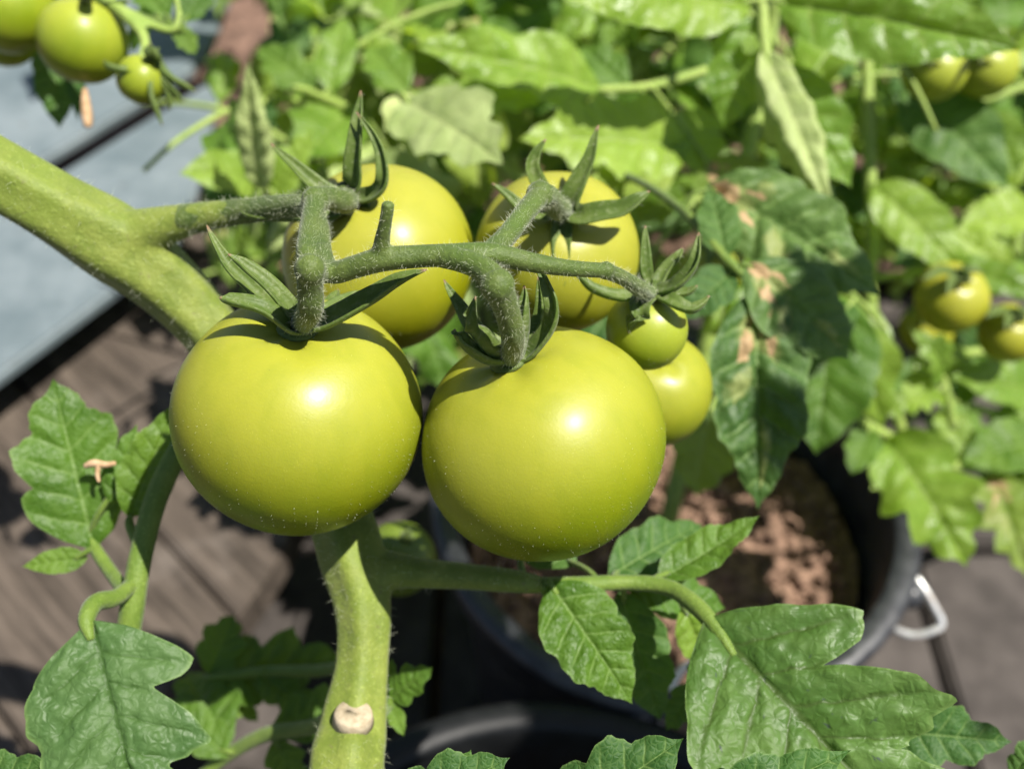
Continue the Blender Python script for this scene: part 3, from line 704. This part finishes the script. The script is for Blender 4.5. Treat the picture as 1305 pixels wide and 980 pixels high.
# stalk to the right and its leaves
L(plant, M['leaf'], [(690, 747, .329, 12), (740, 745, .330, 11), (800, 742, .333, 10), (850, 748, .330, 11), (885, 770, .322, 12), (912, 800, .315, 10), (935, 835, .310, 5)],
  [(898, 788, .316, 1165, 1070, .288, .84, dict(m='leaf_spot', lob=.56, lob0=.25, nl=3, seed=64, curl=.45, fold=.16, puck=.019, a=.30, b=.85, nu=96, nv=24, serr=.10, tilt=4, sweep=(64, 40))),
   (700, 742, .326, 806, 897, .318, .60, dict(lob=.16, nl=3, seed=61, curl=.45, fold=.10, puck=.026, a=.42, nu=56, nv=14)),
   (790, 752, .345, 842, 918, .352, .46, dict(lob=.14, seed=62, m='leaf_dark', tilt=10)),
   (838, 738, .336, 968, 657, .338, .40, dict(lob=.10, nl=3, seed=63, curl=-.3, fold=.25, tilt=-18)),
   (735, 720, .350, 640, 670, .37, .5, dict(lob=.1, seed=65, m='leaf_dark')), (775, 735, .350, 895, 668, .372, .45, dict(lob=.14, seed=66, m='leaf_dark')),
   (800, 750, .352, 925, 775, .362, .46, dict(lob=.15, seed=67)), (870, 770, .345, 900, 850, .355, .5, dict(lob=.1, seed=68, m='leaf_bg'))])
L(plant, M['leaf'], [(668, 745, .331, 6), (664, 722, .334, 5), (662, 700, .338, 4)], [(664, 704, .338, 640, 670, .35, .5, dict(lob=.1, seed=70))])
L(plant, M['leaf_dark'], [(930, 840, .332, 5), (1000, 900, .335, 5), (1090, 915, .333, 6), (1150, 950, .332, 5)],
  [(1110, 915, .335, 1212, 895, .335, .55, dict(lob=.25, seed=71, tilt=14)), (1120, 930, .332, 1290, 945, .325, .50, dict(lob=.3, seed=72, tilt=10)), (1000, 940, .326, 925, 1000, .312, .6, dict(lob=.3, seed=73))])
L(plant, M['leaf_dark'], [(880, 850, .345, 6), (905, 880, .352, 6), (940, 905, .356, 6)], [(900, 875, .352, 985, 925, .36, .5, dict(lob=.3, seed=75)), (890, 868, .352, 850, 930, .36, .5, dict(lob=.3, seed=76))])
# leaf tips rising from below the frame
for q, (bx, by, tx, ty, d, wr, sd_) in enumerate(((700, 1060, 872, 940, .285, .55, 81), (500, 1045, 650, 965, .285, .55, 82), (870, 1060, 1085, 955, .282, .4, 83), (-60, 1010, 78, 972, .30, .45, 84), (1290, 990, 1330, 930, .33, .5, 85), (560, 1060, 600, 955, .288, .7, 86))):
    L(plant, M['leaf_dark'], [(560+q*10, 1250, .30, 9), (bx, by+60, d+.005, 8), (bx, by, d, 6)], [(bx, by, d, tx, ty, d-.004, wr, dict(lob=.3, seed=sd_, tilt=6))])
# dark scorched leaf at the right of the truss
L(plant, M['leaf_sick'], [(740, 215, .60, 5), (800, 225, .50, 5), (870, 268, .43, 6), (920, 325, .41, 7), (955, 360, .405, 6), (965, 395, .402, 4)],
  [(962, 370, .404, 966, 650, .395, .47, dict(lob=.16, nl=3, seed=91, curl=.35, fold=.16, puck=.034, tilt=-8, nu=56, nv=14)),
   (950, 335, .406, 1082, 458, .40, .62, dict(lob=.12, nl=2, seed=92, curl=.6, fold=.05, puck=.03)),
   (900, 235, .43, 1122, 378, .415, .5, dict(lob=.22, nl=3, seed=93, curl=.6, puck=.035, fold=.1)),
   (935, 345, .41, 868, 408, .405, .62, dict(lob=.15, seed=94, m='leaf_dark', curl=.6)), (925, 330, .41, 905, 240, .425, .5, dict(lob=.15, seed=95, m='leaf_dark', curl=.5))], M['petiole'])

# dried flowers
def dried(pts, label):
    mb = MB()
    for p in pts: mb.tube([P4(*q) for q in p], 8, 4, .1)
    c = at(*pts[0][0][:3]); t = mesh_obj('dried_flower', mb.mesh('dried_flower'), M['dry']); return tag(t, label, 'flower')
dried([[(108, 594, .344, 3), (120, 590, .343, 5), (135, 592, .343, 4), (147, 590, .343, 3)], [(126, 592, .343, 4), (124, 604, .343, 3), (126, 614, .343, 2)]], 'dried tan flower remnant lying on a leaf beside the stalk')

# ================================================================== top-left truss (another plant)
backs = 'tomato plants growing behind the front one'
plant2 = thing('tomato_plant', tuple(on_z(-60, 60, .3)), 'tomato plant with a small green truss hanging above the bench', 'plant', None)
mb = MB(); mb.tube([tuple(on_z(-90, -40, 0.0))+(.006,), P4(-120, -60, .56, 14), P4(-40, -60, .50, 13), P4(30, -20, .45, 11), P4(110, -15, .43, 10), P4(170, 30, .42, 8), P4(185, 55, .415, 7), P4(180, 75, .41, 6)], 12, 5)
mb.tube([P4(150, 10, .425, 7), P4(215, 40, .42, 6), P4(228, 20, .42, 5), P4(222, -10, .42, 5)], 10, 4)
me = fuse(mb, 'stem', .0012, 4); under(mesh_obj('stem', me, M['petiole_bg']), plant2)
GT = 'small green tomatoes above the bench'
tomato(105, 53, .43, 56, .95, (110, 2), M['tom_g'], 'round green tomato above the bench with a dried flower beneath', [[(140, 10, -.004), (165, 2, -.006)], [(80, 5, -.004), (60, 18, -.01)]], [(112, -8, .41, 9)], 41, .005)
tomato(180, 102, .415, 31, .98, (196, 76), M['tom_g'], 'tiny green tomato above the bench with thin spiky sepals', [[(165, 92, -.006), (140, 88, -.01), (133, 78, -.011)], [(200, 75, -.008), (190, 55, -.012)], [(215, 100, -.002), (250, 118, .0)], [(212, 110, .0), (232, 130, .002)], [(208, 112, .0), (216, 140, .002), .8], [(190, 110, -.005), (196, 135, -.005), (206, 162, -.003), .5]], [(190, 66, .405, 7)], 43, .0036)
tomato(14, 12, .44, 58, .95, (-10, -60), M['tom_g'], 'green tomato above the bench, the topmost of its truss, cut by the picture edge', [], None, 45)
tomato(8, 46, .47, 40, .95, (0, .2, 1), M['tom_g'], 'shaded green tomato tucked under its lit neighbour above the bench', [], None, 47)
dried([[(108, 112, .43, 3), (109, 130, .43, 6), (111, 150, .43, 7), (112, 162, .43, 5)]], 'dried tan flower hanging under a round tomato above the bench')
L(plant2, M['leaf_dark'], [(60, -20, .47, 6), (70, 20, .475, 5), (72, 60, .48, 4)], [(70, 50, .48, 76, 165, .48, .5, dict(lob=.1, seed=101)), (95, 70, .475, 100, 155, .475, .3, dict(lob=.1, seed=102))])
L(plant2, M['leaf'], [(170, 20, .43, 6), (205, 30, .45, 5), (235, 40, .46, 4)], [(200, 20, .45, 165, 60, .47, .6, dict(lob=.2, seed=103)), (225, 35, .46, 250, 70, .46, .7, dict(lob=.3, seed=104)), (235, 30, .46, 265, -20, .47, .6, dict(lob=.3, seed=105)), (215, 25, .455, 175, -20, .47, .6, dict(lob=.3, seed=106))])

# ================================================================== plants behind
plant3 = thing('tomato_plant', (pc2.x, pc2.y, BH-.06), 'leafy tomato plant rooted in the soil of the bucket', 'plant')
plant4 = thing('tomato_plant', (.50, .92, 0), 'sunlit tomato plant with blurred yellow green fruit at the far right', 'plant')
plant5 = thing('tomato_plant', (-.12, .98, 0), 'tomato plant with pale curled leaves behind the truss', 'plant')
plant6 = thing('tomato_plant', (.22, 1.10, 0), 'tomato plant with broad leaves overhanging the soil bed', 'plant')
# placed leaves, by eye from the photograph
BG = dict(nu=34, nv=9)
def D(**k): q = dict(BG); q.update(k); return q
bg_st = M['petiole_bg']
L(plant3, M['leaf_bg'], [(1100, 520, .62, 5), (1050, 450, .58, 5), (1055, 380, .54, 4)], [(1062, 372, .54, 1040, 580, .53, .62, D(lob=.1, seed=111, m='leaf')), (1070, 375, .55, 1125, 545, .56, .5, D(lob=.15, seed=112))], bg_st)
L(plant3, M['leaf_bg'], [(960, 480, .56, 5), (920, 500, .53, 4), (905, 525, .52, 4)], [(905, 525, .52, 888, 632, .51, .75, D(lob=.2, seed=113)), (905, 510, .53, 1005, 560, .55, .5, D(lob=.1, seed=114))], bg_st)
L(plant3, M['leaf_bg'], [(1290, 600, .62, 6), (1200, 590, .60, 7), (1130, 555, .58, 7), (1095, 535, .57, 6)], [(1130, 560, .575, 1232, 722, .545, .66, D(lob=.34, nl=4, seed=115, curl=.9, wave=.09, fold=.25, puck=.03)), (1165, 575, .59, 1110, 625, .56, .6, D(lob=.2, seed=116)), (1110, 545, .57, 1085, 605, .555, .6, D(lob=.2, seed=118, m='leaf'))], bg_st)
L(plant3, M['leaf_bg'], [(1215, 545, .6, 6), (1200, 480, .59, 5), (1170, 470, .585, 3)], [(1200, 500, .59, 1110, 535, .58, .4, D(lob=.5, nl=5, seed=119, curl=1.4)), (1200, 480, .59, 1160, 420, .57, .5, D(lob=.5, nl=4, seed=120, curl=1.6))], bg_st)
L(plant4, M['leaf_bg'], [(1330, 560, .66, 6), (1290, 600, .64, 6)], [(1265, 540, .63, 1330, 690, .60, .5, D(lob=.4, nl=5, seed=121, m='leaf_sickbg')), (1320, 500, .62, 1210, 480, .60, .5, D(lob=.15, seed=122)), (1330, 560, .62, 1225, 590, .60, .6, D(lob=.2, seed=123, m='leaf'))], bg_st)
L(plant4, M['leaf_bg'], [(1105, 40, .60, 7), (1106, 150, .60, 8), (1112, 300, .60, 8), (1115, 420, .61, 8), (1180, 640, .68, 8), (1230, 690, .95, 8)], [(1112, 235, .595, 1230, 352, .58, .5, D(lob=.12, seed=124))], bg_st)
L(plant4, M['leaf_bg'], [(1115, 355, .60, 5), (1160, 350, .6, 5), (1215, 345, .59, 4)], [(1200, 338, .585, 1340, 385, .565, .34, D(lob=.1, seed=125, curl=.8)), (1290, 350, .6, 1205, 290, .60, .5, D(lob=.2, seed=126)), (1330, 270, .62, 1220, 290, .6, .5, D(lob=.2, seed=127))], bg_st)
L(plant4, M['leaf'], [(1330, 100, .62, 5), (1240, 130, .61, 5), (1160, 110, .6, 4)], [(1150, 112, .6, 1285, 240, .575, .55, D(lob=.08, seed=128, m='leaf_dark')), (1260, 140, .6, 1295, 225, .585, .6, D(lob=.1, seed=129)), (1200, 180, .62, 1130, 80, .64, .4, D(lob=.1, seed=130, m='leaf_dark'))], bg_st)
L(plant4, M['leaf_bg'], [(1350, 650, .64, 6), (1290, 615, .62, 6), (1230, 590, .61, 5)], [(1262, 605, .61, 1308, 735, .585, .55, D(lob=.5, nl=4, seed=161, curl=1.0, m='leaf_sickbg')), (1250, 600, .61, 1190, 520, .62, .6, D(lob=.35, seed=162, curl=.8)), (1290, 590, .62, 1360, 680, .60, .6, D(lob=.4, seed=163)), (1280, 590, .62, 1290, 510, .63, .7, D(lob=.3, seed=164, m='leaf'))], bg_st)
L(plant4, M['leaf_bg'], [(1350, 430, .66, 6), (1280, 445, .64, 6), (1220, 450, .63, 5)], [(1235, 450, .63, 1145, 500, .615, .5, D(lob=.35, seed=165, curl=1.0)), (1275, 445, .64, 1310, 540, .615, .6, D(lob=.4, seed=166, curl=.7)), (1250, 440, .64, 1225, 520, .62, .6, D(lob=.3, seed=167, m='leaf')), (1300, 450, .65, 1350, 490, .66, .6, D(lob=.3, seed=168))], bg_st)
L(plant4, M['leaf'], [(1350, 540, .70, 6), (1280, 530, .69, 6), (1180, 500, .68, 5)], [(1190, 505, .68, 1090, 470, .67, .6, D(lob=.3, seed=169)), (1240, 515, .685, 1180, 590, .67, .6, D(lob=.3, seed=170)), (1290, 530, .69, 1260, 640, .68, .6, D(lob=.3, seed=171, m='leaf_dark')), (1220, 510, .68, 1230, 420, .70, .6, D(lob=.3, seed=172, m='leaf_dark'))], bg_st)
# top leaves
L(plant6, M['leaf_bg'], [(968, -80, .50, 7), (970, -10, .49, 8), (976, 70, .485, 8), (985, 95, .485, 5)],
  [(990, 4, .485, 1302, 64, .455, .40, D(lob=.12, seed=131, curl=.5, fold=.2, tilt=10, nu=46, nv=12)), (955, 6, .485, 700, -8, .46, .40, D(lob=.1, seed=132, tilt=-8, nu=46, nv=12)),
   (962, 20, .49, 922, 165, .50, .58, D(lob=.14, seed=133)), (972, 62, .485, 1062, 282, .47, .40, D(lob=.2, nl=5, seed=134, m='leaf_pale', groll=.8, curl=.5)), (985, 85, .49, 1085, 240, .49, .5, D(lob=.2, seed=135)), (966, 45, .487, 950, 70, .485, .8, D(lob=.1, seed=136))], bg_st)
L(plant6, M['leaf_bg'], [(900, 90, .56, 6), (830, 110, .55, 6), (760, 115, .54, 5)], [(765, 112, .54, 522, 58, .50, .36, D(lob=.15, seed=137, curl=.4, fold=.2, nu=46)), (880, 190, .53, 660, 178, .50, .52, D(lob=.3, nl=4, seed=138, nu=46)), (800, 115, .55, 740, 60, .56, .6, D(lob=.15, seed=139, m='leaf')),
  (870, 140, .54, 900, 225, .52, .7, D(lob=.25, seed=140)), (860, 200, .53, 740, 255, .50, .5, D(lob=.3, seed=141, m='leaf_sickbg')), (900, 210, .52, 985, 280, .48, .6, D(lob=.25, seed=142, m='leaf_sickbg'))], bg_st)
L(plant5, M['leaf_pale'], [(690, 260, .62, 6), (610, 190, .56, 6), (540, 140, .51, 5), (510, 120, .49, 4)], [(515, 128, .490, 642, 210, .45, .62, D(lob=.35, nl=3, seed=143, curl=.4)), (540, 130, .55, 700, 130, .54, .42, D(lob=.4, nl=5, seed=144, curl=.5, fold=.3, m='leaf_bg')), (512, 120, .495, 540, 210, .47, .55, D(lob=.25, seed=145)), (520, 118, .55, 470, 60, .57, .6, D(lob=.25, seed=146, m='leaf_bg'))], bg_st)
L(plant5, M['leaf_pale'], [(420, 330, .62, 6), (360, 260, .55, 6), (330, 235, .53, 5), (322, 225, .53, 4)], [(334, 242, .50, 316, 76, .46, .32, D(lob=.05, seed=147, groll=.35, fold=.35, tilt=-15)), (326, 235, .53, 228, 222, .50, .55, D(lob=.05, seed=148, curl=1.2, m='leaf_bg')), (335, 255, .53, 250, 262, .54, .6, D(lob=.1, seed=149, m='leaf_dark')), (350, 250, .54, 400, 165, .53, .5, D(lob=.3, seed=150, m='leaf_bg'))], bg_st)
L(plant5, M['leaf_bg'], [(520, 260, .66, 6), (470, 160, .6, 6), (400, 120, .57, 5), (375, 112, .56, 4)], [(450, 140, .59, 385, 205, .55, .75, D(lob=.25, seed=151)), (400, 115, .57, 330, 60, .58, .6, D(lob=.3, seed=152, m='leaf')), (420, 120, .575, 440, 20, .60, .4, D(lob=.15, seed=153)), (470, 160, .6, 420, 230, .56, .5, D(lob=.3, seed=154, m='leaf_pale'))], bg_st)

# blurred fruit far right
GR = 'out of focus tomatoes at the far right'
for px, py, d, r, m, lab in ((1212, 380, .575, 46, 'tom_y', 'blurred yellow green tomato with a bright glint under a leaf'), (1285, 425, .59, 38, 'tom_y', 'blurred yellow green tomato low beside its glinting neighbour'), (1190, 88, .56, 42, 'tom_g', 'blurred green tomato under the long overhanging leaf tip'), (1254, 84, .57, 42, 'tom_g', 'blurred yellowish tomato right under the tip of the overhanging leaf'), (1180, 420, .69, 34, 'tom_y', 'small blurred tomato in the shade of the right hand plant'), (905, 345, .52, 40, 'tom_g', 'blurred green tomato between the truss end and the scorched leaf')):
    tomato(px, py, d, r, .95, (.1, -.2, 1), M[m], lab, [[(px+r*.3, py-r*.75, -.012), (px+r*.9, py-r*.7, -.014)], [(px-r*.3, py-r*.7, -.012), (px-r*.8, py-r*.5, -.016)], [(px, py-r*.5, -.018), (px-r*.1, py-r*.1, -.024)]], None, int(px), .006)

# ---- free growth of the plants behind
bank = {}
for i in range(18):
    rg = random.Random(300+i)
    bank[i] = leaf_mesh('leaflet', wr=rg.uniform(.42, .66), lob=rg.uniform(.1, .42), nl=rg.choice((3, 3, 4)), seed=300+i, curl=rg.uniform(.3, 1.3) if i < 8 else rg.uniform(1.0, 2.3), fold=rg.uniform(0, .35) if i < 8 else rg.uniform(-.3, .6), wave=rg.uniform(.03, .07) if i < 8 else rg.uniform(.07, .14), groll=0 if i % 3 else .5, bend=rg.uniform(-.5, .5), puck=.03, nu=26, nv=7, a=rg.uniform(.4, .6))
def clear(p):
    x, y, d = proj(p)
    if d < .44: return False
    if x < 275 and y > 60 and d < 1.3: return False
    if y > 560 and x < 1330: return False
    if 640 < x < 1190 and y > 545: return False
    if 1080 < x < 1135 and 60 < y < 380 and d < .62: return False
    if 1120 < x < 1340 and 290 < y < 480 and d < .66: return False
    if 1110 < x < 1340 and 20 < y < 150 and d < .66: return False
    return -150 < x < 1460 and y > -260
def rand_leaf(pl, p, az, el, ln, rg, mats):
    out = Vector((math.cos(az), math.sin(az), 0)); n = 7; pts = []
    q = p.copy(); e = el
    for i in range(n):
        pts.append(q.copy()); q = q + (out*math.cos(e)+Vector((0, 0, math.sin(e))))*(ln/n); e -= rg.uniform(.08, .24)
    items = []
    side = Vector((-out.y, out.x, 0))
    def add(b, d, l):
        t = b + d.normalized()*l
        if clear(b) and clear(t) and clear((b+t)/2): items.append((b, t))
    tdir = (pts[-1]-pts[-2]).normalized()
    add(pts[-1], tdir+Vector((0, 0, -.15)), ln*rg.uniform(.42, .55))
    for k, sc in ((5, .40), (3, .36), (2, .18)):
        for sgn in (1, -1):
            b = pts[k]; d = side*sgn + out*.45 + Vector((0, 0, rg.uniform(-.7, .15)))
            add(b+d.normalized()*ln*.04, d, ln*sc*rg.uniform(.8, 1.2))
    if not items: return
    mb = MB(); mb.tube([tuple(a)+(.0024-.0002*i,) for i, a in enumerate(pts)], 7, 3)
    for b, t in items:
        c = min(pts, key=lambda a: (a-b).length); mb.tube([tuple(c)+(.0012,), tuple(b+(t-b)*.05)+(.0010,)], 6, 1)
    lo = mesh_obj('leaf', mb.mesh('leaf_stalk'), bg_st); under(lo, pl)
    for b, t in items:
        nh = Vector((rg.gauss(0, .35), rg.gauss(-.15, .35), 1)) + out*.3
        put_leaflet(bank[rg.randrange(18)], M[rg.choice(mats)], b, t, nh.normalized(), 0, lo)
def grow(pl, nodes, n, ln, rg, mats, lo=.25):
    q = cr([tuple(a) for a in nodes], 10); mb = MB(); m = len(q)
    mb.tube([tuple(a)+(.0062-.0036*i/m,) for i, a in enumerate(q)], 10, 1)
    me = mb.mesh('stem'); under(mesh_obj('stem', me, bg_st), pl)
    az = rg.uniform(0, 6)
    for i in range(n):
        u = lo+(1-lo)*i/(n-1); p = Vector(q[min(m-1, int(u*(m-1)))]); az += 2.4+rg.uniform(-.3, .3)
        rand_leaf(pl, p, az, rg.uniform(.2, .8), ln*rg.uniform(.75, 1.15), rg, mats)
rg = random.Random(11)
MA = ['leaf_bg', 'leaf_bg', 'leaf', 'leaf_dark', 'leaf_bg']; MC = MA+['leaf_sickbg', 'leaf_pale']
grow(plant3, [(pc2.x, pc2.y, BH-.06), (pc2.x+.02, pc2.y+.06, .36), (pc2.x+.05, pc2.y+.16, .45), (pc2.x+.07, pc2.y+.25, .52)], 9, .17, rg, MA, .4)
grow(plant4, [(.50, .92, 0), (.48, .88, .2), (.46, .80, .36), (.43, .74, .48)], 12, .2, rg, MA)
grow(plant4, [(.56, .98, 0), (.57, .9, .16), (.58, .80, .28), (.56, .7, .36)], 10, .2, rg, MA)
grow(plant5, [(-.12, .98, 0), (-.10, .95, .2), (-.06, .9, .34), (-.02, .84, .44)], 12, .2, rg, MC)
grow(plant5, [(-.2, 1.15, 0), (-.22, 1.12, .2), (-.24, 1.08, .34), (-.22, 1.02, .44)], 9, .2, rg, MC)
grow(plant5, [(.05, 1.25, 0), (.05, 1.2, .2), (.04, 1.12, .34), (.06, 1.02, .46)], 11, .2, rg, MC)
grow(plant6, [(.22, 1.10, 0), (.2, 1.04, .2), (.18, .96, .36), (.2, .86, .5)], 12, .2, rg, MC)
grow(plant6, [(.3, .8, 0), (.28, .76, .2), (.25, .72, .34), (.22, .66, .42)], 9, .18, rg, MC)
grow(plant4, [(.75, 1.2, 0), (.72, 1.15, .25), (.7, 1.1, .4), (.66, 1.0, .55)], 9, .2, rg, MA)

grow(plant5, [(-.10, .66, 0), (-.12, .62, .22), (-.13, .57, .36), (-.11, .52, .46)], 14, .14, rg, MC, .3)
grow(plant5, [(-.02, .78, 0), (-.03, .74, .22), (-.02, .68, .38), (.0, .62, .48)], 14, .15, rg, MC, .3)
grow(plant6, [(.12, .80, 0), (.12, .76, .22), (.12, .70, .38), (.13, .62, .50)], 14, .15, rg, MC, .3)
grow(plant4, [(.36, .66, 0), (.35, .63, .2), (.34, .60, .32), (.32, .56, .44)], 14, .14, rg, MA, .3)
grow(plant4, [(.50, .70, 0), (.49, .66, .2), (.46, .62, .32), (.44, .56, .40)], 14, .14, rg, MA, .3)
# ---- added leaves, unseen above the picture, put there to shade bucket and pot
def shade_canopy(pl, p0, p1, sz, rg, mats):
    ax = (p1-p0); n = 6; L_ = ax.length; d = ax.normalized(); side = Vector((-d.y, d.x, 0)).normalized()
    pts = [p0+ax*(i/n)+Vector((0, 0, .03*math.sin(math.pi*i/n))) for i in range(n+1)]
    mb = MB(); mb.tube([tuple(a)+(.0032-.0003*i,) for i, a in enumerate(pts)], 8, 3)
    lo = mesh_obj('leaf', mb.mesh('leaf_stalk'), bg_st); under(lo, pl)
    it = [(pts[-1], d)]
    for k in (2, 3, 4, 5):
        for sg in (1, -1): it.append((pts[k], side*sg+d*.5+Vector((0, 0, rg.uniform(-.3, .1)))))
    for b, dd in it:
        dd = dd.normalized(); put_leaflet(bank[rg.randrange(18)], M[rg.choice(mats)], b+dd*.004, b+dd*sz*rg.uniform(.85, 1.15), Vector((rg.gauss(0, .2), rg.gauss(0, .2), 1)).normalized(), 0, lo)
shade_plant = thing('tomato_plant', (.52, -.02, 0), 'added unseen tall tomato plant whose upper leaves shade the bucket and the pot', 'plant')
mb = MB(); mb.tube([(.52, -.02, 0, .008), (.53, 0, .4, .008), (.50, .02, .8, .007), (.46, .06, 1.02, .005), (.44, .08, 1.1, .003)], 12, 6)
under(mesh_obj('stem', mb.mesh('stem'), M['stem']), shade_plant)
for a_, b_ in (((.50, .02, .86), (.375, .15, .94)), ((.49, .03, .92), (.39, .21, .97)), ((.48, .06, .97), (.38, .15, 1.0)), ((.48, .06, .95), (.36, .26, .96)), ((.49, .05, .9), (.37, .20, .95))):
    shade_canopy(shade_plant, Vector(a_), Vector(b_), .068, rg, MA)
for o in bpy.data.objects:
    if o.get('category') == 'tomato':
        o['group'] = GT if 'above the bench' in o['label'] else GR if 'blurred' in o['label'] else GB
for o in (plant3, plant4, plant5, plant6): o['group'] = backs
# render engine defaults
scn.render.engine = 'CYCLES'
scn.render.resolution_x = 1024; scn.render.resolution_y = 768
print('objects', len(bpy.data.objects), 'tris', sum(len(m.polygons)*2 for m in bpy.data.meshes))
